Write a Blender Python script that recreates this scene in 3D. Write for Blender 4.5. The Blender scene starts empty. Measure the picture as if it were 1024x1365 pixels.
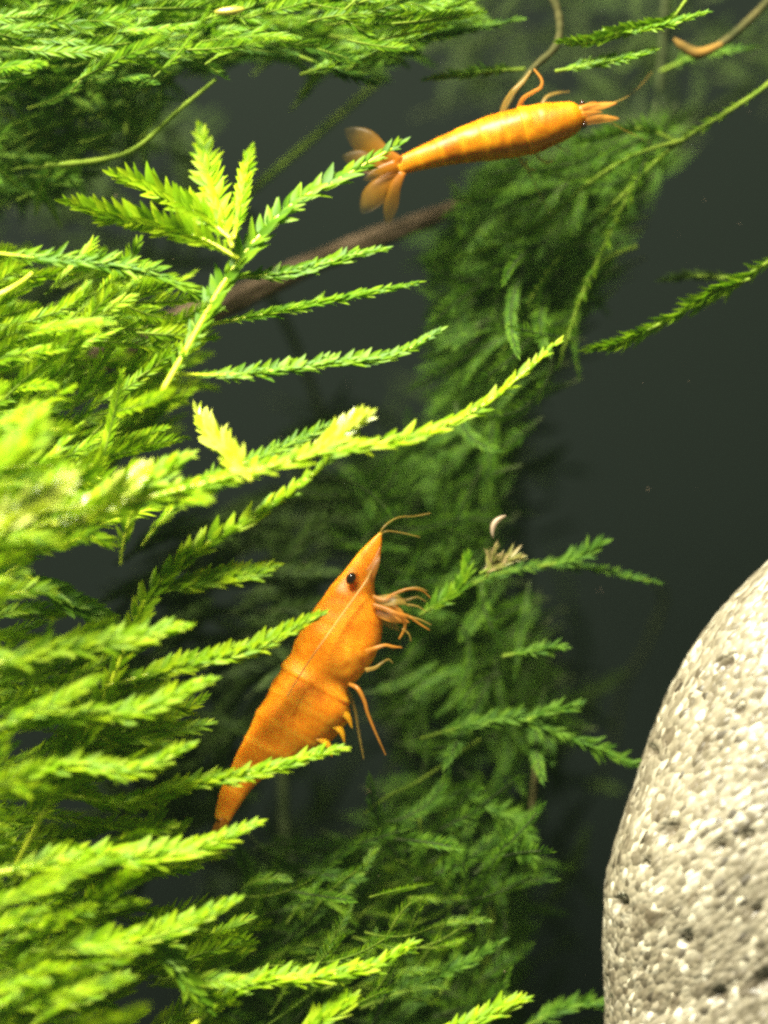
import bpy, math, random
import numpy as np
from mathutils import Vector, Matrix, noise

# ------------------------------------------------------------------ camera, light, exposure
S = 0.01                       # all lengths below are centimetres; S turns them into metres
D0 = 22.0                      # camera distance to the focus plane, cm
U = 5.7 / 1024.0               # cm per photo pixel in the focus plane
sc = bpy.context.scene
col = sc.collection

cam_d = bpy.data.cameras.new("camera")
cam = bpy.data.objects.new("camera", cam_d)
col.objects.link(cam)
cam.location = (0, -D0 * S, 0)
cam.rotation_euler = (math.radians(90), 0, 0)
cam_d.sensor_fit = 'VERTICAL'
cam_d.sensor_height = 24
cam_d.lens = 12.0 * D0 / (682.5 * U)
cam_d.clip_start = 0.01
cam_d.clip_end = 20
cam_d.dof.use_dof = True
cam_d.dof.focus_distance = (D0 - 0.12) * S
cam_d.dof.aperture_fstop = 6.0
sc.camera = cam

world = bpy.data.worlds.new("World")
sc.world = world
world.use_nodes = True
bg = world.node_tree.nodes["Background"]
bg.inputs[0].default_value = (0.65, 0.8, 0.62, 1)
bg.inputs[1].default_value = 0.28

ld = bpy.data.lights.new("aquarium_lamp", 'AREA')
ld.shape = 'RECTANGLE'
ld.size = 0.14
ld.size_y = 0.05
ld.energy = 7.2
ld.color = (1.0, 0.98, 0.82)
lamp = bpy.data.objects.new("aquarium_lamp", ld)
col.objects.link(lamp)
lamp.location = (-9.0 * S, -15.0 * S, 25.0 * S)
lamp.rotation_euler = (Vector((-0.2 * S, 0.0, -1.5 * S)) - lamp.location).to_track_quat('-Z', 'Y').to_euler()

sc.view_settings.view_transform = 'Standard'
sc.view_settings.look = 'None'
sc.view_settings.exposure = 0.0
sc.view_settings.gamma = 1.0
sc.view_settings.use_curve_mapping = False
sc.render.engine = 'CYCLES'
sc.cycles.max_bounces = 5
sc.cycles.diffuse_bounces = 3
sc.cycles.glossy_bounces = 2
sc.cycles.transmission_bounces = 3
sc.cycles.transparent_max_bounces = 6
sc.cycles.volume_bounces = 0
sc.cycles.adaptive_threshold = 0.025
sc.cycles.caustics_reflective = False
sc.cycles.caustics_refractive = False
sc.cycles.filter_width = 2.8
sc.cycles.use_denoising = False

rng = random.Random(7)
nrg = np.random.default_rng(7)


# ------------------------------------------------------------------ helpers
def at(px, py, d=0.0):
    k = (D0 + d) / D0 * U
    return np.array([(px - 512.0) * k, d, (682.5 - py) * k])


def crom(P, n):
    """centripetal-ish Catmull-Rom through P resampled to n evenly spaced points"""
    P = np.asarray(P, float)
    if len(P) == 2:
        Q = np.linspace(P[0], P[1], 40)
    else:
        A = np.vstack([2 * P[0] - P[1], P, 2 * P[-1] - P[-2]])
        out = []
        for i in range(1, len(A) - 2):
            p0, p1, p2, p3 = A[i - 1], A[i], A[i + 1], A[i + 2]
            t = np.linspace(0, 1, 24, endpoint=False)[:, None]
            out.append(0.5 * ((2 * p1) + (-p0 + p2) * t + (2 * p0 - 5 * p1 + 4 * p2 - p3) * t * t
                              + (-p0 + 3 * p1 - 3 * p2 + p3) * t ** 3))
        out.append(P[-1:])
        Q = np.vstack(out)
    w = np.linalg.norm(np.diff(Q[:, :3], axis=0), axis=1)
    s = np.concatenate([[0], np.cumsum(w)])
    u = np.linspace(0, s[-1], n)
    return np.stack([np.interp(u, s, Q[:, k]) for k in range(Q.shape[1])], 1), s[-1]


def unit(v):
    return v / np.maximum(np.linalg.norm(v, axis=-1, keepdims=True), 1e-9)


def mesh_np(name, V, F, mat, attrs=None, smooth=True):
    """V: (n,3) in cm, F: (m,k) equal-size faces or list"""
    me = bpy.data.meshes.new(name)
    V = np.asarray(V, np.float32) * S
    if isinstance(F, np.ndarray):
        m, k = F.shape
        me.vertices.add(len(V))
        me.vertices.foreach_set("co", V.ravel())
        me.loops.add(m * k)
        me.loops.foreach_set("vertex_index", F.ravel().astype(np.int32))
        me.polygons.add(m)
        me.polygons.foreach_set("loop_start", (np.arange(m) * k).astype(np.int32))
    else:
        me.from_pydata(V.tolist(), [], [list(map(int, f)) for f in F])
    me.update(calc_edges=True)
    if smooth:
        me.polygons.foreach_set("use_smooth", np.ones(len(me.polygons), bool))
    for an, av in (attrs or {}).items():
        a = me.attributes.new(an, 'FLOAT', 'POINT')
        a.data.foreach_set("value", np.asarray(av, np.float32).ravel())
    me.materials.append(mat)
    me.validate()
    return me


def link(name, data, parent=None, loc=None):
    o = bpy.data.objects.new(name, data)
    col.objects.link(o)
    if parent is not None:
        o.parent = parent
    if loc is not None:
        o.location = [float(c) * S for c in loc]
    return o


def tag(o, label=None, cat=None, group=None, kind=None):
    if label: o["label"] = label
    if cat: o["category"] = cat
    if group: o["group"] = group
    if kind: o["kind"] = kind
    return o


def tube_geo(Q, R, nseg=8, cap=True, flat=1.0, up=(0, -1, 0)):
    """Q: (n,3), R: (n,) radii -> verts, faces (list)"""
    Q = np.asarray(Q); n = len(Q)
    T = unit(np.gradient(Q, axis=0))
    A = unit(np.cross(T, np.asarray(up, float) + 1e-4))
    B = unit(np.cross(A, T))
    a = np.linspace(0, 2 * math.pi, nseg, endpoint=False)
    V = Q[:, None] + R[:, None, None] * (np.cos(a)[None, :, None] * A[:, None] + flat * np.sin(a)[None, :, None] * B[:, None])
    V = V.reshape(-1, 3)
    F = []
    for i in range(n - 1):
        for j in range(nseg):
            j2 = (j + 1) % nseg
            F.append((i * nseg + j, i * nseg + j2, (i + 1) * nseg + j2, (i + 1) * nseg + j))
    if cap:
        F.append(tuple(range(nseg))[::-1])
        F.append(tuple((n - 1) * nseg + j for j in range(nseg)))
    return V, F


# ------------------------------------------------------------------ materials
def new_mat(name):
    m = bpy.data.materials.new(name)
    m.use_nodes = True
    nt = m.node_tree
    nt.nodes.clear()
    out = nt.nodes.new("ShaderNodeOutputMaterial")
    return m, nt, out


def nd(nt, t, **kw):
    n = nt.nodes.new(t)
    for k, v in kw.items():
        setattr(n, k, v)
    return n


def ramp(nt, fac, stops):
    r = nd(nt, "ShaderNodeValToRGB")
    e = r.color_ramp.elements
    while len(e) < len(stops):
        e.new(0.5)
    for el, (p, c) in zip(e, stops):
        el.position = p
        el.color = (*c, 1)
    nt.links.new(fac, r.inputs[0])
    return r


def leaf_mat(name, dark, mid, pale, trans=0.45, rough=0.38, gloss=0.5):
    m, nt, out = new_mat(name)
    L = nt.links.new
    at_ = nd(nt, "ShaderNodeAttribute", attribute_name="rnd")
    oi = nd(nt, "ShaderNodeObjectInfo")
    tip = nd(nt, "ShaderNodeAttribute", attribute_name="tip")
    add = nd(nt, "ShaderNodeMath", operation='ADD')
    L(at_.outputs["Fac"], add.inputs[0]); L(oi.outputs["Random"], add.inputs[1])
    fr = nd(nt, "ShaderNodeMath", operation='FRACT')
    L(add.outputs[0], fr.inputs[0])
    ns = nd(nt, "ShaderNodeTexNoise"); ns.inputs["Scale"].default_value = 900; ns.inputs["Detail"].default_value = 3
    geo = nd(nt, "ShaderNodeNewGeometry"); L(geo.outputs["Position"], ns.inputs["Vector"])
    mx = nd(nt, "ShaderNodeMath", operation='MULTIPLY_ADD')
    L(fr.outputs[0], mx.inputs[0]); mx.inputs[1].default_value = 0.55
    m2 = nd(nt, "ShaderNodeMath", operation='MULTIPLY_ADD')
    L(ns.outputs["Fac"], m2.inputs[0]); m2.inputs[1].default_value = 0.35
    m3 = nd(nt, "ShaderNodeMath", operation='MULTIPLY'); L(tip.outputs["Fac"], m3.inputs[0]); m3.inputs[1].default_value = 0.3
    L(m3.outputs[0], m2.inputs[2]); L(m2.outputs[0], mx.inputs[2])
    r = ramp(nt, mx.outputs[0], [(0.15, dark), (0.5, mid), (0.95, pale)])
    p = nd(nt, "ShaderNodeBsdfPrincipled")
    L(r.outputs[0], p.inputs["Base Color"])
    p.inputs["Roughness"].default_value = rough
    p.inputs["Specular IOR Level"].default_value = gloss
    t = nd(nt, "ShaderNodeBsdfTranslucent")
    L(r.outputs[0], t.inputs["Color"])
    ms = nd(nt, "ShaderNodeMixShader"); ms.inputs[0].default_value = trans
    L(p.outputs[0], ms.inputs[1]); L(t.outputs[0], ms.inputs[2]); L(ms.outputs[0], out.inputs[0])
    return m


M = {}
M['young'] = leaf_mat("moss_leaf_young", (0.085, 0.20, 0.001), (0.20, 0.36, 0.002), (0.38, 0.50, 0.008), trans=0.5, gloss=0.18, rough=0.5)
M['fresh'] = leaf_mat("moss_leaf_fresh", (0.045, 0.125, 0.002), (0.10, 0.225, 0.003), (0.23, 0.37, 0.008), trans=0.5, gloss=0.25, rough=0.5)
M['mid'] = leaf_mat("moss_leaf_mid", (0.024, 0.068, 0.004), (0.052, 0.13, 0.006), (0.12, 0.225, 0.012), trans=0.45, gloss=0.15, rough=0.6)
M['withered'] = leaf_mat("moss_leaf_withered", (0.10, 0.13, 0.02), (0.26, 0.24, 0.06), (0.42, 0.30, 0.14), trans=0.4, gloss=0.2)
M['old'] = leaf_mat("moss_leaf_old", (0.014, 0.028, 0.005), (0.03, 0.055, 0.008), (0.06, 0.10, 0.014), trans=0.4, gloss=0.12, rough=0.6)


def plain_mat(name, c1, c2, scale=300, rough=0.5, sss=0.0, bump=0.0, trans=0.0):
    m, nt, out = new_mat(name)
    L = nt.links.new
    ns = nd(nt, "ShaderNodeTexNoise"); ns.inputs["Scale"].default_value = scale; ns.inputs["Detail"].default_value = 4
    geo = nd(nt, "ShaderNodeTexCoord"); L(geo.outputs["Object"], ns.inputs["Vector"])
    r = ramp(nt, ns.outputs["Fac"], [(0.3, c1), (0.7, c2)])
    p = nd(nt, "ShaderNodeBsdfPrincipled")
    L(r.outputs[0], p.inputs["Base Color"])
    p.inputs["Roughness"].default_value = rough
    if sss:
        p.inputs["Subsurface Weight"].default_value = sss
        p.inputs["Subsurface Radius"].default_value = (0.0012, 0.0006, 0.0002)
        p.inputs["Subsurface Scale"].default_value = 1.0
    if bump:
        b = nd(nt, "ShaderNodeBump"); b.inputs["Strength"].default_value = bump; b.inputs["Distance"].default_value = 0.0004
        L(ns.outputs["Fac"], b.inputs["Height"]); L(b.outputs[0], p.inputs["Normal"])
    if trans:
        t = nd(nt, "ShaderNodeBsdfTranslucent"); L(r.outputs[0], t.inputs["Color"])
        tr = nd(nt, "ShaderNodeBsdfTransparent")
        a = nd(nt, "ShaderNodeMixShader"); a.inputs[0].default_value = 0.4
        L(p.outputs[0], a.inputs[1]); L(t.outputs[0], a.inputs[2])
        b2 = nd(nt, "ShaderNodeMixShader"); b2.inputs[0].default_value = trans
        L(a.outputs[0], b2.inputs[1]); L(tr.outputs[0], b2.inputs[2]); L(b2.outputs[0], out.inputs[0])
    else:
        L(p.outputs[0], out.inputs[0])
    p.inputs["Specular IOR Level"].default_value = 0.5 if rough < 0.55 else 0.15
    return m


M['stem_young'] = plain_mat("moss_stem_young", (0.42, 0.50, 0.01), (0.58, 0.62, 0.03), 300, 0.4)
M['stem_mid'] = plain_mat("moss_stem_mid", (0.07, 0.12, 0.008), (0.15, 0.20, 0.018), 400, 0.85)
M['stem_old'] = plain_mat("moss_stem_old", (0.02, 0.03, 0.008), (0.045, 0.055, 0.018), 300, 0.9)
M['stem_brown'] = plain_mat("root_brown", (0.03, 0.033, 0.009), (0.075, 0.06, 0.018), 500, 0.9)
M['stem_orange'] = plain_mat("root_orange", (0.09, 0.06, 0.014), (0.19, 0.10, 0.018), 500, 0.9)
M['wood'] = plain_mat("driftwood_bark", (0.045, 0.029, 0.016), (0.12, 0.078, 0.045), 260, 0.8, bump=0.8)
M['wall'] = plain_mat("tank_back_paint", (0.0016, 0.0032, 0.0022), (0.0028, 0.0048, 0.0032), 18, 0.75)
M['wall'].node_tree.nodes["Principled BSDF"].inputs["Specular IOR Level"].default_value = 0.08
M['pale'] = leaf_mat("moss_leaf_glare", (0.26, 0.36, 0.006), (0.44, 0.53, 0.02), (0.70, 0.74, 0.14), trans=0.4, gloss=0.6, rough=0.3)  # whitish leaf colour that paints overexposed glare onto some fronds
M['pink_shell'] = plain_mat("shed_shell", (0.45, 0.30, 0.16), (0.7, 0.55, 0.42), 500, 0.35, trans=0.25)
M['limb'] = plain_mat("shrimp_limb", (0.55, 0.20, 0.02), (0.75, 0.34, 0.05), 400, 0.35, trans=0.5)
M['limb_pale'] = plain_mat("shrimp_limb_pale", (0.42, 0.25, 0.04), (0.55, 0.36, 0.08), 400, 0.35, trans=0.6)
M['feeler'] = plain_mat("shrimp_feeler", (0.75, 0.42, 0.10), (0.85, 0.52, 0.16), 400, 0.35, trans=0.2)
M['fan'] = plain_mat("shrimp_tail_fan", (0.42, 0.18, 0.01), (0.6, 0.30, 0.02), 700, 0.35, trans=0.84)
def fan_mat():
    m, nt, out = new_mat("shrimp_tail_fan_thin")
    L = nt.links.new
    fd = nd(nt, "ShaderNodeAttribute", attribute_name="fade")
    ns = nd(nt, "ShaderNodeTexNoise"); ns.inputs["Scale"].default_value = 900; ns.inputs["Detail"].default_value = 4
    tc = nd(nt, "ShaderNodeTexCoord"); L(tc.outputs["Object"], ns.inputs["Vector"])
    r = ramp(nt, fd.outputs["Fac"], [(0.0, (0.46, 0.15, 0.004)), (0.5, (0.34, 0.15, 0.006)), (1.0, (0.20, 0.13, 0.015))])
    p = nd(nt, "ShaderNodeBsdfPrincipled"); L(r.outputs[0], p.inputs["Base Color"]); p.inputs["Roughness"].default_value = 0.4
    t = nd(nt, "ShaderNodeBsdfTranslucent"); L(r.outputs[0], t.inputs["Color"])
    a = nd(nt, "ShaderNodeMixShader"); a.inputs[0].default_value = 0.45; L(p.outputs[0], a.inputs[1]); L(t.outputs[0], a.inputs[2])
    k = nd(nt, "ShaderNodeMath", operation='MULTIPLY_ADD'); L(fd.outputs["Fac"], k.inputs[0]); k.inputs[1].default_value = 0.75
    k2 = nd(nt, "ShaderNodeMath", operation='MULTIPLY'); L(ns.outputs["Fac"], k2.inputs[0]); k2.inputs[1].default_value = 0.4
    L(k2.outputs[0], k.inputs[2])
    cl = nd(nt, "ShaderNodeClamp"); cl.inputs["Max"].default_value = 0.93; L(k.outputs[0], cl.inputs[0])
    b = nd(nt, "ShaderNodeMixShader"); L(cl.outputs[0], b.inputs[0]); L(a.outputs[0], b.inputs[1])
    tr = nd(nt, "ShaderNodeBsdfTransparent"); L(tr.outputs[0], b.inputs[2]); L(b.outputs[0], out.inputs[0])
    return m


M['fan'] = fan_mat()
M['eye'] = plain_mat("shrimp_eye", (0.012, 0.006, 0.004), (0.03, 0.012, 0.006), 300, 0.12)
M['seed'] = plain_mat("snail_egg", (0.22, 0.19, 0.02), (0.36, 0.31, 0.05), 400, 0.3)
M['pearl'] = plain_mat("oxygen_pearl", (0.8, 0.8, 0.75), (0.9, 0.9, 0.85), 400, 0.08)


def shrimp_mat(name, deep, mid, pale):
    m, nt, out = new_mat(name)
    L = nt.links.new
    tc = nd(nt, "ShaderNodeTexCoord")
    ns = nd(nt, "ShaderNodeTexNoise"); ns.inputs["Scale"].default_value = 330; ns.inputs["Detail"].default_value = 5; ns.inputs["Roughness"].default_value = 0.65
    L(tc.outputs["Object"], ns.inputs["Vector"])
    n2 = nd(nt, "ShaderNodeTexNoise"); n2.inputs["Scale"].default_value = 1900; n2.inputs["Detail"].default_value = 3
    L(tc.outputs["Object"], n2.inputs["Vector"])
    a = nd(nt, "ShaderNodeMath", operation='MULTIPLY_ADD'); L(n2.outputs["Fac"], a.inputs[0]); a.inputs[1].default_value = 0.25
    b = nd(nt, "ShaderNodeMath", operation='MULTIPLY'); L(ns.outputs["Fac"], b.inputs[0]); b.inputs[1].default_value = 0.75
    L(b.outputs[0], a.inputs[2])
    sg = nd(nt, "ShaderNodeAttribute", attribute_name="edge")
    c = nd(nt, "ShaderNodeMath", operation='MULTIPLY_ADD'); L(sg.outputs["Fac"], c.inputs[0]); c.inputs[1].default_value = 0.22
    L(a.outputs[0], c.inputs[2])
    r = ramp(nt, c.outputs[0], [(0.32, deep), (0.50, mid), (0.74, pale)])
    p = nd(nt, "ShaderNodeBsdfPrincipled")
    L(r.outputs[0], p.inputs["Base Color"])
    p.inputs["Roughness"].default_value = 0.42
    p.inputs["Specular IOR Level"].default_value = 0.2
    p.inputs["Subsurface Weight"].default_value = 0.65
    p.inputs["Subsurface Radius"].default_value = (0.0016, 0.0006, 0.0001)
    p.inputs["Subsurface Scale"].default_value = 1.0
    bp = nd(nt, "ShaderNodeBump"); bp.inputs["Strength"].default_value = 0.12; bp.inputs["Distance"].default_value = 0.0002
    L(a.outputs[0], bp.inputs["Height"]); L(bp.outputs[0], p.inputs["Normal"])
    L(p.outputs[0], out.inputs[0])
    return m


M['shrimp'] = shrimp_mat("shrimp_shell", (0.48, 0.125, 0.002), (0.62, 0.19, 0.004), (0.76, 0.32, 0.018))
M['shrimp2'] = shrimp_mat("shrimp_shell_golden", (0.24, 0.070, 0.0005), (0.36, 0.125, 0.001), (0.48, 0.20, 0.004))


def stone_mat():
    m, nt, out = new_mat("pale_granular_stone")
    L = nt.links.new
    tc = nd(nt, "ShaderNodeTexCoord")
    mp = nd(nt, "ShaderNodeMapping")
    mp.inputs["Rotation"].default_value = (0, math.radians(38), 0)
    L(tc.outputs["Object"], mp.inputs["Vector"])
    m0 = mp
    mp = nd(nt, "ShaderNodeMapping")
    mp.inputs["Scale"].default_value = (0.5, 1, 1)
    L(m0.outputs[0], mp.inputs["Vector"])
    vo = nd(nt, "ShaderNodeTexVoronoi"); vo.inputs["Scale"].default_value = 2300; vo.inputs["Randomness"].default_value = 1
    L(mp.outputs[0], vo.inputs["Vector"])
    sx = nd(nt, "ShaderNodeSeparateColor"); L(vo.outputs["Color"], sx.inputs[0])
    r = ramp(nt, sx.outputs[0], [(0.0, (0.045, 0.037, 0.026)), (0.08, (0.125, 0.108, 0.077)), (0.42, (0.195, 0.173, 0.128)), (0.84, (0.245, 0.222, 0.172)), (0.98, (0.48, 0.45, 0.37))])
    v2 = nd(nt, "ShaderNodeTexVoronoi"); v2.inputs["Scale"].default_value = 1000
    L(mp.outputs[0], v2.inputs["Vector"])
    s2 = nd(nt, "ShaderNodeSeparateColor"); L(v2.outputs["Color"], s2.inputs[0])
    r2 = ramp(nt, s2.outputs[1], [(0.0, (0.45, 0.4, 0.34)), (0.12, (0.85, 0.82, 0.76)), (0.8, (1, 0.98, 0.92)), (1.0, (1.45, 1.45, 1.45))])
    ns = nd(nt, "ShaderNodeTexNoise"); ns.inputs["Scale"].default_value = 90; ns.inputs["Detail"].default_value = 5
    L(tc.outputs["Object"], ns.inputs["Vector"])
    r3 = ramp(nt, ns.outputs["Fac"], [(0.3, (0.78, 0.76, 0.72)), (0.7, (1.08, 1.06, 1.0))])
    mx = nd(nt, "ShaderNodeMix", data_type='RGBA', blend_type='MULTIPLY'); mx.inputs[0].default_value = 1
    L(r.outputs[0], mx.inputs[6]); L(r2.outputs[0], mx.inputs[7])
    my = nd(nt, "ShaderNodeMix", data_type='RGBA', blend_type='MULTIPLY'); my.inputs[0].default_value = 1
    L(mx.outputs[2], my.inputs[6]); L(r3.outputs[0], my.inputs[7])
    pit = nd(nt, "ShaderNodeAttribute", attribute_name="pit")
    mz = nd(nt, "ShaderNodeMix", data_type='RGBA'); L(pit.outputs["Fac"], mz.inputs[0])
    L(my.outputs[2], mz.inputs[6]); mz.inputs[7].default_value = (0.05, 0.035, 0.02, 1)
    p = nd(nt, "ShaderNodeBsdfPrincipled")
    L(mz.outputs[2], p.inputs["Base Color"])
    p.inputs["Roughness"].default_value = 0.45
    bp = nd(nt, "ShaderNodeBump"); bp.inputs["Strength"].default_value = 0.6; bp.inputs["Distance"].default_value = 0.00025
    L(vo.outputs["Distance"], bp.inputs["Height"]); bp.invert = True
    L(bp.outputs[0], p.inputs["Normal"]); L(p.outputs[0], out.inputs[0])
    return m


M['stone'] = stone_mat()

# ------------------------------------------------------------------ setting: back of the tank
xs = np.linspace(-45, 45, 2); zs = np.linspace(-35, 22, 2)
V = [(x, y, z) for y in (9.0, 9.6) for z in zs for x in xs]
F = [(0, 1, 3, 2), (4, 6, 7, 5), (0, 4, 5, 1), (2, 3, 7, 6), (0, 2, 6, 4), (1, 5, 7, 3)]
o = link("tank_back_wall", mesh_np("tank_back_wall", np.array(V), F, M['wall'], smooth=False))
tag(o, "dark blue grey rear wall of the fish tank", "wall", kind="structure")


# ------------------------------------------------------------------ stone
def make_stone():
    nu, nv = 760, 420
    u = np.linspace(0, 2 * math.pi, nu, endpoint=False)
    v = np.linspace(0.02, math.pi - 0.02, nv)
    uu, vv = np.meshgrid(u, v)
    n = np.stack([np.sin(vv) * np.cos(uu), np.sin(vv) * np.sin(uu), np.cos(vv)], -1).reshape(-1, 3)
    ax = np.array([449 * U, 1.25, 690 * U])
    P = n * ax
    disp = np.zeros(len(P)); pit = np.zeros(len(P))
    ca, sa = math.cos(math.radians(38)), math.sin(math.radians(38))
    # only the side the camera and its neighbours can see gets fine relief
    seen = np.where((n[:, 0] < 0.35) & (n[:, 1] < 0.6) & (n[:, 2] > -0.45))[0]
    voro = noise.voronoi
    c0 = at(1249, 1335, 0.15)
    holes = []
    for hx, hy, hl, hw_ in [(897, 1113, 16, 8), (998, 1113, 11, 6), (841, 1217, 10, 6), (972, 885, 12, 6), (990, 945, 9, 5), (915, 1256, 9, 5), (1012, 1305, 15, 9),
                            (952, 1325, 13, 6), (962, 1130, 12, 4), (880, 1010, 6, 4), (1005, 1210, 8, 5), (870, 1160, 6, 4)]:
        p_ = at(hx, hy, -0.75) - c0        # on the bulge that faces the glass
        holes.append((p_[0], p_[2], hl * U, hw_ * U))
    for i in seen:
        x, y, z = P[i]
        xr = (x * ca + z * sa) * 0.55; zr = -x * sa + z * ca
        q = Vector((xr, y, zr))
        f = noise.fractal(q * 3.0, 0.8, 2.0, 4)
        d0 = voro(q * 19.0)[0]
        g = (0.5 - d0[0])
        k = 0.0
        if y < 0:
            for (hx, hz, hl, hw_) in holes:
                a_, b_ = x - hx, z - hz
                uu_ = (a_ * ca + b_ * sa) / hl; vv_ = (-a_ * sa + b_ * ca) / hw_
                e_ = uu_ * uu_ + vv_ * vv_ + 0.5 * f
                if e_ < 2.2:
                    k = max(k, min(1.0, 1.6 * math.exp(-e_ * 1.3) - 0.1))
        k = max(0.0, k)
        pit[i] = k
        disp[i] = 0.06 * noise.noise(q * 1.1) + 0.016 * f + 0.015 * g - 0.06 * k
    P = P + n * disp[:, None]
    i = np.arange(nv - 1)[:, None]; j = np.arange(nu)[None, :]
    j2 = (j + 1) % nu
    F = np.stack([i * nu + j, (i + 1) * nu + j, (i + 1) * nu + j2, i * nu + j2], -1).reshape(-1, 4)
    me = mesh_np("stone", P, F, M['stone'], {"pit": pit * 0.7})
    c = at(1249, 1335, 0.15)
    o = link("stone", me, loc=c)
    tag(o, "large rounded pale grey stone with coarse sparkling grains and dark pits", "stone")


make_stone()

# ------------------------------------------------------------------ moss
# leaf templates: length 1 along x, y across, z = upper face
def leaf_template(nx, camber, fold, width, twist=0.0):
    xs = np.linspace(0, 1, nx)
    V, F, tipv = [], [], []
    for i, x in enumerate(xs):
        w = width * (0.45 + 0.55 * math.sin(math.pi / 2 * x / 0.3) if x < 0.3 else 1 - ((x - 0.3) / 0.7) ** 1.6)
        w = max(w, 0.012)
        zc = camber * x * x
        for y in (-1, 0, 1):
            V.append((x, y * w + twist * x * x, zc + fold * abs(y) * w))
            tipv.append(x)
    for i in range(nx - 1):
        for j in range(2):
            a = i * 3 + j
            F.append((a, a + 3, a + 4, a + 1))
    return np.array(V), np.array(F), np.array(tipv)


TPL = [leaf_template(6, -0.08, 0.25, 0.18, 0.05), leaf_template(6, -0.14, 0.3, 0.165, -0.04), leaf_template(6, 0.10, 0.2, 0.19, 0.06)]
LOW = leaf_template(3, -0.15, 0.35, 0.13)
LEAF_ME = {}
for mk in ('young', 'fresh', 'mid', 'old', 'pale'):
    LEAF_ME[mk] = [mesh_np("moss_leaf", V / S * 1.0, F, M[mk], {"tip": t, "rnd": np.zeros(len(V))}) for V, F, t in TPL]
# (leaf meshes are one metre long; the object matrices scale them to a millimetre or two)


def frond_leaves(Q, length, hw, roll, dens=0.42, spread=34, rng_=nrg, third=True, base=0.12, droop=0.0, jit=1.0):
    """leaf frames along a path: origin, x axis, z axis, length (cm)"""
    n = max(4, int(length / (hw * dens)))
    view_tilt = rng_.normal(0, 0.12)
    roll = roll + view_tilt
    R, _ = crom(Q, n * 2 + 2) if len(Q) < 60 else (Q[np.linspace(0, len(Q) - 1, n * 2 + 2).astype(int)], 0)
    T = unit(np.gradient(R, axis=0))
    view = np.array([0, -1.0, 0])
    A = unit(np.cross(T, view))                 # in the picture plane, across the stem
    B = unit(np.cross(A, T))
    c, s = math.cos(roll), math.sin(roll)
    side = c * A + s * B
    nor = -s * A + c * B
    out = []
    for i in range(1, len(R)):
        f = i / (len(R) - 1)
        prof = (base + (1 - base) * min(1, f / 0.22)) * (1.0 if f < 0.72 else 1 - 0.5 * ((f - 0.72) / 0.28) ** 1.5)
        ranks = [1 if i % 2 else -1]
        if third and i % 2 == 0:
            ranks.append(0)
        for sgn in ranks:
            lean = 1.0 if sgn == 0 else 0.80 + 0.25 * sgn * side[i][2]      # leaves open toward the lamp
            ang = math.radians(spread * lean * (1 - 0.4 * max(0, f - 0.6) / 0.4) + rng_.normal(0, 3 * jit))
            l = hw * prof / math.sin(math.radians(spread)) * rng_.uniform(1 - 0.12 * jit, 1 + 0.08 * jit)
            if sgn == 0:
                k = rng_.choice([-1, 1])
                d = T[i] * math.cos(ang * 0.6) + (nor[i] * 0.8 + side[i] * 0.45 * k) * math.sin(ang * 0.6)
                z = nor[i]
                l *= 0.75
            else:
                d = T[i] * math.cos(ang) + side[i] * sgn * math.sin(ang) + nor[i] * rng_.normal(0.03, 0.09 * jit)
                z = nor[i] + side[i] * rng_.normal(0, 0.25) + T[i] * rng_.normal(0, 0.1)
            d = unit(d)
            out.append((R[i], d, unit(z), l))
    # tip leaf
    out.append((R[-1], T[-1], nor[-1], hw * 0.9))
    return out


def frame(d, z):
    y = unit(np.cross(z, d))
    z = np.cross(d, y)
    return np.stack([d, y, z], 1)


def bake_leaves(items, tpl=LOW, wscale=1.0):
    tv, tf, tt = tpl
    n = len(items)
    O = np.array([a[0] for a in items]); Dx = np.array([a[1] for a in items]); Z = np.array([a[2] for a in items]); Ls = np.array([a[3] for a in items])
    Y = unit(np.cross(Z, Dx)); Z = np.cross(Dx, Y)
    V = O[:, None] + Ls[:, None, None] * (tv[None, :, 0:1] * Dx[:, None] + wscale * tv[None, :, 1:2] * Y[:, None] + tv[None, :, 2:3] * Z[:, None])
    F = tf[None] + (np.arange(n) * len(tv))[:, None, None]
    rnd = np.repeat(nrg.random(n), len(tv)); tip = np.tile(tt, n)
    return V.reshape(-1, 3), F.reshape(-1, 4), rnd, tip


def px_path(pts, d0, d1):
    n = len(pts)
    out = []
    for i, p in enumerate(pts):
        d = p[2] if len(p) > 2 else d0 + (d1 - d0) * i / (n - 1)
        out.append(at(p[0], p[1], d))
    return np.array(out)


N_LEAF = 0


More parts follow.
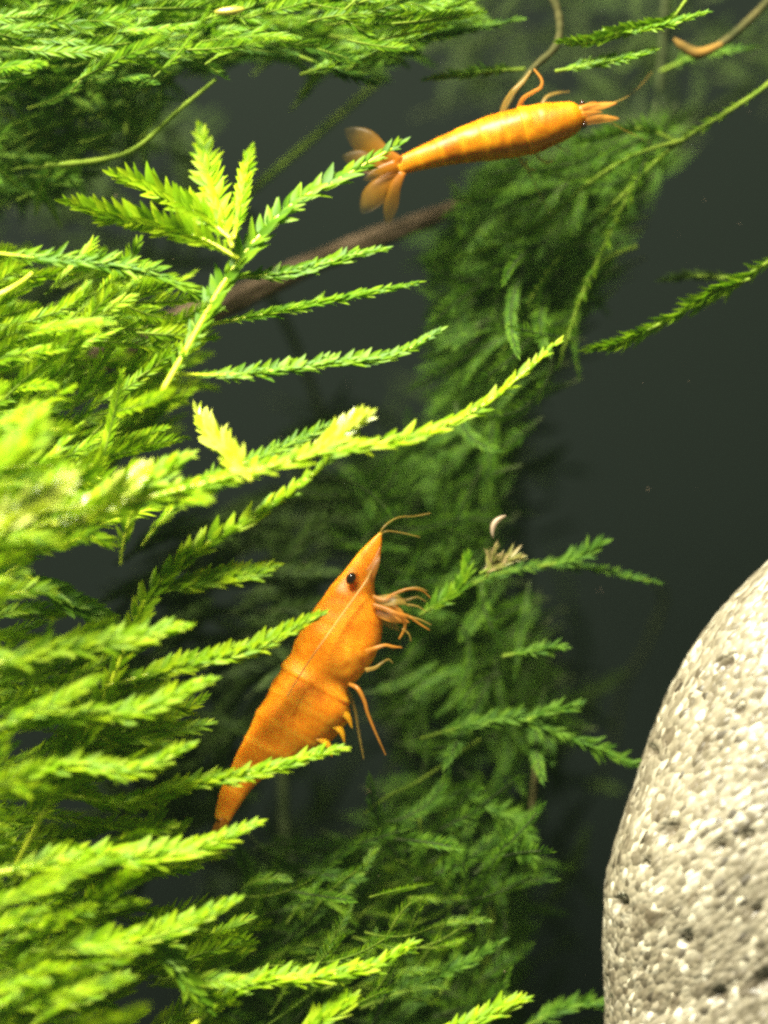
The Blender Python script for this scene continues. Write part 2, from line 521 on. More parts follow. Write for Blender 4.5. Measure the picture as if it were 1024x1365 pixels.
def moss_shoot(label, branches, name="moss_frond", tint='young', group=None, stem='stem_young'):
    """branches: list of dicts(p=px points, d=(d0,d1), hw=px, roll, solo) ; first one is the main stem"""
    global N_LEAF
    base = px_path(branches[0]['p'][:1] * 2, branches[0]['d'][0], branches[0]['d'][0])[0]
    root = link(name, None, loc=base)
    root.empty_display_size = 0.002
    tag(root, label, "moss", group or "single moss fronds")
    for bi, b in enumerate(branches):
        P = px_path(b['p'], *b['d'])
        Q, length = crom(P, 64)
        # slight natural waviness
        ph = rng.uniform(0, 6)
        hw = b['hw'] * U
        wob = np.linspace(0, 1, 64)
        Q = Q + (np.sin(wob * 9 + ph) * wob * hw * 0.12)[:, None] * np.array([0.3, 0.8, 1.0])
        sr = b.get('sr', 2.6) * U
        Rr = np.linspace(sr, sr * 0.35, 64)
        sv, sf = tube_geo(Q[::2] - base, Rr[::2], 6)
        tn = b.get('tint', tint)
        sm = b.get('stem', stem)
        st = link("stem" if bi == 0 else "side_branch", mesh_np("moss_stem", sv, sf, M[sm]), root)
        if b.get('bare'):
            continue
        lv = frond_leaves(Q, length, hw, b.get('roll', 0.5), b.get('dens', 0.32), b.get('spread', 41), third=b.get('third', True), jit=b.get('jit', 1.3 if b.get('solo', True) else 2.2))
        if b.get('solo', True):
            for (O, d, z, l) in lv:
                lo = link("leaf", rng.choice(LEAF_ME[tn]), st)
                Fm = frame(d, z) * l * S
                mtx = Matrix.Identity(4)
                for r_ in range(3):
                    for c_ in range(3):
                        mtx[r_][c_] = Fm[r_, c_]
                    mtx[r_][3] = (O[r_] - base[r_]) * S
                lo.matrix_basis = mtx
                N_LEAF += 1
        else:
            V, F, rn, tp = bake_leaves(lv, TPL[0], 0.62)
            lo = link("leaves", mesh_np("moss_leaves", V - base, F, M[tn], {"rnd": rn, "tip": tp}), st)
            tag(lo, kind="stuff")
    return root


def B(p, d=(0, 0), hw=20, roll=0.5, **k):
    return dict(p=p, d=d, hw=hw, roll=roll, **k)


FG = "bright moss fronds reaching in from one side"
# --- the bright ones in front, traced one by one
BUD2 = moss_shoot("longest bright yellow green frond reaching right above the side-on shrimp, tip pointing up", [
    B([(-30, 745), (60, 700), (190, 665), (320, 632), (430, 605), (520, 590), (590, 570), (660, 528), (740, 458)], (-1.1, -0.35), 21, 0.75, sr=4.5),
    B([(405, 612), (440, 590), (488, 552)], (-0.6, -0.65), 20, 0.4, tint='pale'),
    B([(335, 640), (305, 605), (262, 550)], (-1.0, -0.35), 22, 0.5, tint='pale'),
    B([(235, 655), (330, 615), (420, 578), (470, 560)], (-0.55, -0.3), 15, 0.6, tint='fresh', solo=False),
], group=FG)
moss_shoot("long branching shoot whose side fronds cross in front of the side-on shrimp", [
    B([(15, 1165), (60, 1080), (110, 985), (150, 905), (195, 800), (260, 735), (335, 690), (405, 640), (440, 612)], (-0.55, -0.5), 24, 0.55, sr=4.2),
    B([(205, 785), (280, 775), (362, 756)], (-0.5, -0.45), 20, 0.5),
    B([(140, 915), (240, 888), (330, 865), (425, 822)], (-0.55, -0.42), 18, 0.7),
    B([(80, 1058), (170, 1070), (260, 1043), (345, 1030), (452, 998)], (-0.55, -0.45), 19, 0.7),
], group=FG)
moss_shoot("broad frond just above the shrimp's middle at the edge, third below the longest frond", [
    B([(-30, 892), (70, 866), (160, 857), (240, 833)], (-1.0, -0.8), 25, 0.55, sr=3.6)], group=FG)
moss_shoot("frond with blunt tip level with the shrimp's abdomen, ending short of it", [
    B([(-30, 972), (90, 955), (190, 946), (274, 910)], (-0.9, -0.8), 23, 0.6)], group=FG)
moss_shoot("frond with raised tip just left of the shrimp's tail, above the one crossing it", [
    B([(-30, 1045), (90, 1020), (170, 1024), (248, 998)], (-0.9, -0.75), 22, 0.6)], group=FG)
BUD1 = moss_shoot("thick frond just below the shrimp's tail tip with evenly toothed upper edge", [
    B([(-30, 1168), (90, 1148), (200, 1140), (270, 1128), (334, 1104)], (-0.9, -0.6), 26, 0.6, sr=3.8)], group=FG)
moss_shoot("frond sloping up under the thick toothed frond, tip touching it", [
    B([(-30, 1245), (90, 1220), (170, 1178), (238, 1138)], (-0.75, -0.65), 18, 0.6)], group=FG)
moss_shoot("frond near the bottom edge with small upturned bright tip and a branch hanging down", [
    B([(-30, 1308), (90, 1268), (200, 1246), (308, 1204)], (-0.85, -0.7), 23, 0.55),
    B([(185, 1245), (235, 1290), (275, 1345)], (-0.7, -0.6), 20, 0.6, tint='fresh'),
], group=FG)
moss_shoot("short frond in the bottom corner below all the others on that side", [
    B([(-30, 1345), (80, 1330), (165, 1308)], (-0.9, -0.8), 24, 0.6)], group=FG)
moss_shoot("frond curving up from the bottom edge with a yellow pointed tip", [
    B([(250, 1375), (300, 1330), (350, 1306), (430, 1302), (500, 1288), (548, 1258)], (-0.55, -0.4), 20, 0.8, sr=4.0)], group=FG)
moss_shoot("small tuft cut off by the bottom edge right under the yellow pointed tip", [
    B([(385, 1400), (425, 1365), (468, 1330)], (-0.5, -0.45), 22, 0.6)], group=FG)
moss_shoot("tuft cut off by the bottom edge nearest the stone", [
    B([(545, 1395), (630, 1362), (696, 1334)], (-0.45, -0.4), 19, 0.7)], group=FG)
BUD3 = moss_shoot("blurred bright frond at the edge with glare-painted whitish tip above the longest frond's base", [
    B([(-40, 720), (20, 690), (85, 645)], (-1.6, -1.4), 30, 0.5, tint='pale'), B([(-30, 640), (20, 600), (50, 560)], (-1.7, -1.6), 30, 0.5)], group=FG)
moss_shoot("short frond with glare-painted tip standing up between the blurred one and the longest frond", [
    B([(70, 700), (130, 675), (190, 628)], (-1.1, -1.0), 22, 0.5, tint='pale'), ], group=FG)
moss_shoot("frond sloping up behind the longest frond's middle, leaf tips in rows", [
    B([(100, 668), (180, 650), (245, 612)], (-0.85, -0.8), 24, 0.5)], group=FG)
moss_shoot("dim drooping frond below the longest frond's base, pointing down at the shrimp", [
    B([(30, 765), (90, 800), (150, 835)], (-0.5, -0.4), 24, 0.5, tint='fresh')], group=FG)

UG = "fronds fanning out below the shrimp seen from above"
moss_shoot("upright shoot with bright yellow stem, its tip touching the upper shrimp's tail fan", [
    B([(212, 530), (255, 455), (300, 375), (345, 315), (395, 268), (455, 238), (530, 196)], (-0.55, -0.05), 23, 0.55, sr=4.4, tint='fresh', third=False, spread=42, jit=1.9, dens=0.22),
    B([(303, 371), (345, 368), (400, 360), (455, 346), (512, 331)], (-0.3, -0.1), 15, 0.75, tint='fresh'),
    B([(268, 434), (310, 427), (370, 415), (460, 398), (556, 376)], (-0.3, -0.1), 15, 0.75, tint='fresh'),
    B([(232, 498), (280, 500), (340, 497), (430, 486), (520, 474), (586, 440)], (-0.45, -0.15), 16, 0.75, tint='fresh'),
    B([(318, 345), (270, 318), (215, 300), (155, 290), (95, 268)], (-0.5, -0.25), 25, 0.45, tint='young', spread=48),  # this and the next three: brighter tint offsets the shade on the fan
    B([(310, 320), (265, 285), (215, 258), (155, 232)], (-0.5, -0.05), 25, 0.45, tint='young', spread=48),
    B([(310, 330), (292, 285), (280, 240), (266, 178)], (-0.55, 0.35), 28, 0.45, tint='young', spread=54),
    B([(312, 318), (322, 260), (334, 200)], (-0.5, 0.2), 19, 0.45, tint='young', spread=48),
], group=UG)
moss_shoot("arching frond entering at the edge level with the bright yellow stem's middle", [
    B([(-30, 335), (60, 345), (140, 352), (220, 372), (290, 405)], (-0.5, -0.2), 20, 0.5, tint='fresh', solo=False)], group=UG)
moss_shoot("bare yellow curved leaf stalk at the edge under the arching frond", [
    B([(-30, 402), (10, 388), (45, 362)], (-0.6, -0.6), 14, 0.5, sr=5, bare=True)], group=UG)
print("solo leaves", N_LEAF)

MAT = "fronds hanging from the floating mat"
for label, pts, d, hw, tn in [
    ("frond of the floating mat with the longest reach toward the upper right stalk", [(480, 60), (560, 48), (640, 38), (692, 26)], (0.3, 0.4), 14, 'mid'),
    ("bright frond tip of the floating mat above the shrimp's tail fan", [(400, 100), (480, 72), (530, 55), (578, 38)], (0.2, 0.1), 15, 'fresh'),
    ("short mat frond with lit tip just above the upper shrimp's back", [(700, 92), (640, 96), (568, 106)], (0.5, 0.4), 11, 'mid'),
    ("mat frond drooping into the dark gap over the upper shrimp's tail", [(400, 75), (450, 95), (496, 112)], (0.3, 0.3), 16, 'mid'),
    ("bright frond under the top edge between the two hanging stalks", [(915, 0), (890, 28), (840, 40), (790, 52), (748, 56)], (0.1, 0.0), 13, 'fresh'),
    ("bright pointed frond tip under the top edge, right of the shrimp's legs", [(760, 60), (830, 42), (890, 32), (940, 18)], (0.1, 0.0), 12, 'fresh'),
    ("small bright frond directly above the upper shrimp's head", [(740, 95), (800, 84), (872, 68)], (0.2, 0.1), 12, 'fresh'),
    ("dim frond tip between the orange stalk end and the drooping shoot", [(880, 95), (940, 72), (1008, 64)], (0.9, 0.8), 10, 'mid'),
]:
    moss_shoot(label, [B(pts, d, hw, 0.6, solo=(tn == 'fresh'))], tint=tn, group=MAT, stem='stem_mid')

RG = "dim fronds in the shade before the rear wall"
moss_shoot("drooping shoot hanging from the right edge past the upper shrimp's head", [
    B([(1060, 70), (1024, 112), (965, 152), (905, 190), (855, 235), (825, 285), (805, 330), (775, 395), (745, 485)], (0.5, 0.6), 10, 0.5, sr=3.2, dens=0.5, solo=False, tint='fresh'),
    B([(912, 186), (850, 205), (790, 240), (730, 290), (670, 325), (600, 345)], (0.5, 0.7), 9, 0.5, dens=0.5, solo=False, tint='fresh'),
    B([(860, 230), (800, 290), (740, 350), (690, 430), (650, 520)], (0.6, 0.8), 12, 0.5, solo=False),
    B([(850, 328), (810, 345), (775, 385), (765, 450), (772, 500)], (0.8, 0.8), 9, 0.5, solo=False),
    B([(905, 190), (860, 172), (810, 178), (770, 190)], (0.7, 0.7), 14, 0.4, solo=False),
], name="moss_shoot", tint='mid', group=RG, stem='stem_mid')
moss_shoot("frond slanting down from the right edge into the empty dark water", [
    B([(1060, 325), (1010, 358), (950, 395), (890, 425), (840, 450), (785, 466)], (0.3, 0.3), 19, 0.6, tint='fresh', solo=False),
    B([(1000, 372), (960, 385), (930, 400)], (0.1, 0.05), 13, 0.6, tint='fresh'),
    B([(985, 372), (930, 368), (882, 372)], (0.6, 0.7), 11, 0.5, tint='old', solo=False),
    B([(880, 432), (830, 455), (792, 466)], (0.15, 0.05), 12, 0.6, tint='fresh'),
], tint='mid', group=RG, stem='stem_mid')
moss_shoot("thin frond forking over dark water beside the shed shell", [
    B([(590, 800), (650, 770), (720, 755), (800, 760), (876, 775)], (0.6, 0.6), 12, 0.5, solo=False),
    B([(720, 755), (765, 745), (806, 722)], (0.55, 0.45), 16, 0.5, solo=False),
], tint='mid', group=RG, stem='stem_mid')
moss_shoot("short lit frond tip alone beside the dark water below the forking frond", [
    B([(670, 875), (710, 868), (752, 862)], (0.5, 0.4), 13, 0.5, solo=False)], tint='mid', group=RG, stem='stem_mid')
moss_shoot("dim arching frond whose end slips behind the stone", [
    B([(560, 985), (630, 966), (700, 960), (770, 985), (850, 1022)], (0.5, 0.5), 19, 0.5, solo=False),
    B([(690, 965), (730, 950), (772, 938)], (0.5, 0.4), 14, 0.5, solo=False),
], tint='mid', group=RG, stem='stem_mid')
moss_shoot("dim frond at the bottom edge ending behind the stone's foot", [
    B([(690, 1375), (750, 1345), (810, 1340), (850, 1345)], (0.5, 0.6), 17, 0.5, solo=False)], tint='mid', group=RG, stem='stem_mid')
moss_shoot("drooping dim spray in the middle with hanging tips like a hand", [
    B([(470, 1120), (540, 1090), (600, 1070), (650, 1075), (690, 1140)], (0.8, 0.6), 18, 0.5, solo=False),
    B([(590, 1075), (605, 1120), (600, 1160), (588, 1190)], (0.7, 0.5), 12, 0.5, solo=False),
    B([(640, 1075), (690, 1095), (712, 1150)], (0.7, 0.6), 17, 0.5, solo=False),
    B([(560, 1090), (560, 1130), (548, 1170)], (0.7, 0.6), 14, 0.5, solo=False),
], tint='mid', group=RG, stem='stem_mid')
moss_shoot("dim stalk with an orange green bud tip low in the middle", [
    B([(480, 1345), (560, 1310), (620, 1285), (668, 1258)], (0.4, 0.3), 15, 0.5, solo=False)], tint='mid', group=RG, stem='stem_mid')
moss_shoot("single bright leaf spray right of the shrimp's claws", [
    B([(560, 820), (600, 795), (618, 775), (622, 748)], (0.35, 0.3), 18, 0.5, solo=False)], tint='fresh', group=RG, stem='stem_mid')


# --- uncountable masses
def inside(poly, x, y):
    c = False
    n = len(poly)
    for i in range(n):
        x1, y1 = poly[i]; x2, y2 = poly[i - 1]
        if (y1 > y) != (y2 > y) and x < (x2 - x1) * (y - y1) / (y2 - y1) + x1:
            c = not c
    return c


def thicket(name, label, poly, count, ang, ang_sd, length, hw, dr, tint, stem, holes=(), spread=35, dens=0.6, curl=0.5, seed=1, wscale=1.0):
    r = random.Random(seed)
    xs = [p[0] for p in poly]; ys = [p[1] for p in poly]
    items, SV, SF, off = [], [], [], 0
    made = 0; tries = 0
    while made < count and tries < count * 60:
        tries += 1
        x = r.uniform(min(xs), max(xs)); y = r.uniform(min(ys), max(ys))
        if not inside(poly, x, y) or any(inside(h, x, y) for h in holes):
            continue
        d = r.uniform(*dr)
        a = math.radians(r.gauss(ang(x, y) if callable(ang) else ang, ang_sd))
        l = r.uniform(*length)
        k = r.gauss(0, curl)
        pts = []; cx, cy = x - math.cos(a) * l * 0.5, y + math.sin(a) * l * 0.5
        dd = r.gauss(0, 0.35)
        n = 9
        for i in range(n):
            pts.append(at(cx, cy, d + dd * i / n))
            aa = a + k * (i / n - 0.3)
            cx += math.cos(aa) * l / n; cy -= math.sin(aa) * l / n
        if any(inside(h, cx, cy) for h in holes):
            continue
        Q, L_ = crom(np.array(pts), 32)
        h = r.uniform(*hw) * U
        items += frond_leaves(Q, L_, h, r.uniform(-0.9, 0.9), dens, spread, third=False)
        sv, sf = tube_geo(Q[::4], np.linspace(1.6, 0.7, 8) * U, 4, cap=False)
        SV.append(sv); SF += [tuple(q + off for q in f) for f in sf]; off += len(sv)
        made += 1
    c = at(sum(xs) / len(xs), sum(ys) / len(ys), sum(dr) / 2)
    V, F, rn, tp = bake_leaves(items, LOW, wscale)
    o = link(name, mesh_np(name, V - c, F, M[tint], {"rnd": rn, "tip": tp}), loc=c)
    tag(o, label, "moss", kind="stuff")
    s = link("stems", mesh_np(name + "_stems", np.vstack(SV) - c, SF, M[stem]), o)
    tag(s, kind="stuff")
    return o


thicket("moss_mat", "floating mat of fine green moss along the top edge",
        [(-60, -40), (640, -40), (600, 20), (520, 70), (440, 70), (330, 55), (240, 75), (120, 95), (-60, 110)],
        330, 8, 16, (90, 190), (9, 14), (-0.2, 1.6), 'fresh', 'stem_mid', seed=3)
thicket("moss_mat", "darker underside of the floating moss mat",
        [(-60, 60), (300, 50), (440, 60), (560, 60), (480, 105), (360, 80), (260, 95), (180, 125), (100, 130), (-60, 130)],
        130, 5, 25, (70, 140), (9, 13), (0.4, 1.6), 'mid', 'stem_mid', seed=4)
thicket("moss_mat", "loose moss below the mat at the upper edge corner",
        [(-60, 180), (90, 190), (110, 240), (60, 265), (-60, 262)],
        60, 10, 40, (60, 120), (8, 13), (0.5, 1.6), 'mid', 'stem_mid', seed=5)
thicket("moss_thicket", "dense moss behind the bright yellow stem",
        [(-60, 350), (120, 350), (250, 400), (225, 520), (200, 590), (100, 640), (-60, 680)],
        230, 24, 20, (90, 170), (11, 16), (-0.35, 0.9), 'young', 'stem_mid', holes=[[(55, 365), (110, 365), (120, 405), (70, 410)], [(160, 440), (225, 425), (225, 470), (165, 475)]], seed=6)
thicket("moss_thicket", "dense bright moss filling the lower corner",
        [(-80, 780), (50, 800), (90, 900), (100, 1000), (100, 1120), (140, 1200), (150, 1380), (-80, 1400)],
        190, 16, 18, (90, 190), (11, 16), (-1.1, 0.5), 'young', 'stem_mid', seed=7)
thicket("moss_thicket", "mid green moss filling in behind the lower row of bright fronds",
        [(80, 830), (200, 860), (240, 960), (200, 1040), (260, 1150), (300, 1240), (260, 1400), (60, 1400)],
        120, 14, 22, (90, 170), (11, 17), (-0.5, 0.6), 'young', 'stem_mid', seed=17,
        holes=[[(130, 1030), (225, 1030), (220, 1065), (140, 1070)], [(200, 1180), (330, 1150), (320, 1195), (210, 1210)], [(150, 1290), (220, 1290), (240, 1365), (160, 1365)]])
thicket("moss_thicket", "dense yellow moss at the edge around the longest frond's base",
        [(-80, 540), (40, 560), (110, 640), (240, 640), (280, 670), (60, 730), (20, 800), (-80, 820)],
        80, 22, 16, (90, 170), (14, 20), (-1.2, -0.2), 'young', 'stem_young', seed=8)
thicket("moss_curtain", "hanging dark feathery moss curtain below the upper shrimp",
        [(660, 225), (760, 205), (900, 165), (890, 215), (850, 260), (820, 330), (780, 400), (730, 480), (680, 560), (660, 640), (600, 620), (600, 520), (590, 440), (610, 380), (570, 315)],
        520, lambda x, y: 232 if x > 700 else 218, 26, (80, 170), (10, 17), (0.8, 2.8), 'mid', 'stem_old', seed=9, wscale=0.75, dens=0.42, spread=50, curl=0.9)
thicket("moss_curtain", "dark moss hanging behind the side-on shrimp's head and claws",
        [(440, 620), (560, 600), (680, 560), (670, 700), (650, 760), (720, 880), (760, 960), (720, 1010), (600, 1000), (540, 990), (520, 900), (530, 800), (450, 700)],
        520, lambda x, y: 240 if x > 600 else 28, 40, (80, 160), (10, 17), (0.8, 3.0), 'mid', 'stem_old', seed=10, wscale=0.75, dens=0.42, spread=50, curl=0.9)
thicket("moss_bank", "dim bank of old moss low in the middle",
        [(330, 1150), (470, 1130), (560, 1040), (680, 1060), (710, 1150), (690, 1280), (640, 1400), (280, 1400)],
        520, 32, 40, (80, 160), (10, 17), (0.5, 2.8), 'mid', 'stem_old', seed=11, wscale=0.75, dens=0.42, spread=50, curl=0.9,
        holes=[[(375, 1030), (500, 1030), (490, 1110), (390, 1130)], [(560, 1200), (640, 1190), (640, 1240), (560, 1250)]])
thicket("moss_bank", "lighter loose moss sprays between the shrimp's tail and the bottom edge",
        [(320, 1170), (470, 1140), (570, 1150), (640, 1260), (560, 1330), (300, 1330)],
        75, 26, 30, (70, 140), (8, 12), (0.15, 0.9), 'fresh', 'stem_mid', seed=21, wscale=0.8, spread=44, curl=0.8)  # lighter leaf tint stands in for light that misses this bank
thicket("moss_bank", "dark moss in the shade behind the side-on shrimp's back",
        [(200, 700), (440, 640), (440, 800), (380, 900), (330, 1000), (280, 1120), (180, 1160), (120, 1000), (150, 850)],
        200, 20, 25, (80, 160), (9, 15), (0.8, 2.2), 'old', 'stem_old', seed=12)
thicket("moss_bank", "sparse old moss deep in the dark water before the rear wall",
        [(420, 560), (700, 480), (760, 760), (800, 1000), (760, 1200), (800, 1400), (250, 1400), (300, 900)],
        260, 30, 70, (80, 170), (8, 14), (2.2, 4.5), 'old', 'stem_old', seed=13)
thicket("moss_mat", "tangled dim moss hanging under the mat around the looping stalks",
        [(-60, 110), (200, 110), (230, 160), (170, 215), (100, 255), (-60, 270)],
        120, 15, 55, (60, 140), (8, 13), (0.5, 1.9), 'mid', 'stem_mid', seed=23, wscale=0.75, dens=0.45, spread=48, curl=1.2)
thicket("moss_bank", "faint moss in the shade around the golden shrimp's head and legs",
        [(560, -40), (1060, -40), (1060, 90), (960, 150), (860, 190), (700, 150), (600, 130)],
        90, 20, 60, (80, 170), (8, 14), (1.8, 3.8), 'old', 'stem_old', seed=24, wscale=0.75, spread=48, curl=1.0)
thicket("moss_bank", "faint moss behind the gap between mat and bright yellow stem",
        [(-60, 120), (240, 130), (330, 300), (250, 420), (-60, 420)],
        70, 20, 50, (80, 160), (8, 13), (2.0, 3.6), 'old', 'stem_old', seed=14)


# ------------------------------------------------------------------ stalks, roots, driftwood
def stalk(name, label, pts, d, r0, r1, mat, cat="stalk", group=None, bumps=0.35, parent=None):
    Q, L_ = crom(px_path(pts, *d), 70)
    R = np.linspace(r0, r1, 70) * U
    R = R * (1 + bumps * np.array([noise.noise(Vector((i * 0.35, r0, len(pts)))) for i in range(70)]))
    b = Q[0].copy()
    V, F = tube_geo(Q - b, R, 10)
    o = link(name, mesh_np(name, V, F, M[mat]), loc=b) if parent is None else link(name, mesh_np(name, V, F, M[mat]), parent, loc=b)
    if parent is None:
        tag(o, label, cat, group)
    return o


def driftwood():
    pts = [(625, 268), (595, 282), (540, 302), (470, 330), (395, 360), (300, 405), (200, 448), (90, 500), (-40, 560)]
    Q, L_ = crom(px_path(pts, 1.3, 1.0), 160)
    R0 = np.interp(np.linspace(0, 1, 160), [0, 0.03, 0.1, 0.4, 1], [5, 10, 13, 16, 24]) * U
    T = unit(np.gradient(Q, axis=0)); A = unit(np.cross(T, np.array([0, -1, 0.0]))); Bv = unit(np.cross(A, T))
    V = []
    ns = 40
    b = Q[0].copy()
    for i in range(160):
        for j in range(ns):
            a = 2 * math.pi * j / ns
            k = noise.fractal(Vector((math.cos(a) * 2.4, math.sin(a) * 2.4, i * 0.07)), 0.8, 2, 4) * 0.26
            k += noise.noise(Vector((math.cos(a) * 6, math.sin(a) * 6, i * 0.03))) * 0.08
            if 20 < i < 34:      # the knot by the shrimp's tail
                k += 0.12 * math.exp(-((i - 27) / 3.5) ** 2)
            V.append(Q[i] - b + R0[i] * (1 + k) * (math.cos(a) * A[i] + math.sin(a) * Bv[i]))
    F = [(i * ns + j, i * ns + (j + 1) % ns, (i + 1) * ns + (j + 1) % ns, (i + 1) * ns + j) for i in range(159) for j in range(ns)]
    F.append(tuple(range(ns))[::-1])
    o = link("driftwood_branch", mesh_np("driftwood_branch", np.array(V), F, M['wood']), loc=b)
    tag(o, "brown driftwood branch slanting down from under the upper shrimp's tail", "driftwood")


driftwood()
SG = "bare stalks among the moss"
stalk("moss_stalk", "bare yellow green stalk rising to a blunt tip below the mat", [(60, 222), (140, 212), (185, 195), (235, 150), (289, 105)], (0.35, 0.25), 4.2, 2.6, 'stem_mid', group=SG)
stalk("moss_stalk", "thin faint stalk slanting through the dark gap left of the tail fan", [(300, 285), (370, 225), (440, 165), (515, 100)], (1.6, 1.8), 5, 4.5, 'stem_mid', group=SG)
stalk("moss_stalk", "drooping brown green stalk hanging from the top edge down to the shrimp's legs", [(725, -30), (745, 20), (742, 60), (712, 90), (690, 118), (672, 150)], (0.5, 0.3), 5.5, 4, 'stem_brown', group=SG)
st = stalk("root_stalk", "curved brown stalk with a swollen orange end at the upper right corner", [(1060, -40), (1024, 2), (985, 40), (955, 62), (925, 70), (905, 60)], (0.7, 0.6), 6.0, 5, 'stem_brown', group=SG)
Q, _ = crom(px_path([(962, 60), (930, 72), (908, 62), (897, 52)], 0.42, 0.36), 20)
V, F = tube_geo(Q - at(1060, -40, 0.5), np.interp(np.linspace(0, 1, 20), [0, .5, .85, 1], [4, 8, 6, 1.5]) * U, 12)
link("swollen_end", mesh_np("swollen_end", V, F, M['stem_orange']), st)
stalk("moss_stalk", "straight brown stalk touching the top edge beside the bright frond", [(892, -40), (888, 10), (884, 60), (880, 120)], (1.2, 1.5), 7, 5, 'stem_old', group=SG)
stalk("moss_stalk", "faint brown root trailing down the dark water beside the stone", [(876, 775), (885, 800), (862, 860), (830, 920), (815, 1000), (770, 1090), (720, 1180)], (2.8, 3.2), 4.5, 3.5, 'stem_old', group=SG)
stalk("moss_stalk", "faint root hanging behind the driftwood toward the longest frond", [(345, 370), (380, 430), (410, 500), (430, 560)], (2.2, 2.4), 7, 6, 'stem_old', group=SG)
stalk("moss_stalk", "faint upright root below the side-on shrimp's tail", [(375, 1010), (378, 1060), (380, 1110), (390, 1150)], (1.6, 1.6), 9, 8, 'stem_old', group=SG)
stalk("moss_stalk", "short dim upright root right of the drooping spray", [(718, 1010), (712, 1050), (706, 1110)], (0.9, 0.9), 5, 4, 'stem_brown', group=SG)
stalk("moss_stalk", "thin straight dim root low in the middle left of the stone", [(655, 1210), (652, 1260), (640, 1330), (638, 1380)], (0.9, 0.9), 6, 5, 'stem_mid', group=SG)
stalk("moss_stalk", "pale thin thread crossing below the side-on shrimp's long leg", [(485, 1085), (520, 1060), (560, 1040), (640, 985)], (0.5, 0.7), 2.2, 1.6, 'stem_mid', group=SG)
for label, pts in [
    ("pale looping stalk crossing the upper edge corner under the mat", [(-20, 140), (30, 165), (90, 185), (150, 205)]),
    ("thin stalk leaning the other way across the looping one", [(10, 215), (60, 180), (110, 145), (150, 120)]),
    ("curved stalk hanging down from the mat near its corner end", [(95, 130), (108, 160), (100, 195), (95, 230)]),
    ("straight thin stalk hanging from the mat above the bare yellow green one", [(165, 80), (170, 130), (168, 180)]),
]:
    stalk("moss_stalk", label, pts, (0.9, 0.8), 3.6, 2.4, 'stem_mid', group=SG)


def blob(name, label, cat, px, py, d, size, rot, mat, bend=0.0, n=14, m=18, parent=None):
    """a small elongated, slightly bent body"""
    c = at(px, py, d)
    V = []
    for i in range(n):
        t = i / (n - 1)
        r = math.sin(math.pi * (0.02 + 0.96 * t)) ** 0.6
        x = (t - 0.5) * 2 * size[0]
        for j in range(m):
            a = 2 * math.pi * j / m
            V.append((x, r * size[1] * math.sin(a), r * size[2] * math.cos(a) + bend * (x / size[0]) ** 2 * size[0]))
    F = [(i * m + j, i * m + (j + 1) % m, (i + 1) * m + (j + 1) % m, (i + 1) * m + j) for i in range(n - 1) for j in range(m)]
    F += [tuple(range(m))[::-1], tuple((n - 1) * m + j for j in range(m))]
    o = link(name, mesh_np(name, np.array(V) * U, F, M[mat]), parent, loc=c if parent is None else c - np.array(parent.location) / S)
    o.rotation_euler = (0, -math.radians(rot), 0)
    if parent is None:
        tag(o, label, cat)
    return o


blob("snail_egg", "small pale yellow oval lying in the floating mat at the top edge", "egg", 306, 15, -0.4, (20, 6, 6), 6, 'seed', 0.05)
blob("shed_shell", "tiny pale curved orange edged shed shell at the moss curtain's edge", "shell", 659, 698, 0.2, (17, 3.5, 3.5), 60, 'pink_shell', -0.45)
moss_shoot("pinkish pale withered tuft below the tiny curved shell", [
    B([(640, 765), (660, 755), (690, 742)], (0.25, 0.2), 17, 0.3, tint='withered', solo=False), B([(648, 770), (655, 750), (660, 732)], (0.25, 0.2), 13, 0.6, tint='withered', solo=False)],
    tint='withered', group=RG, stem='stem_mid')

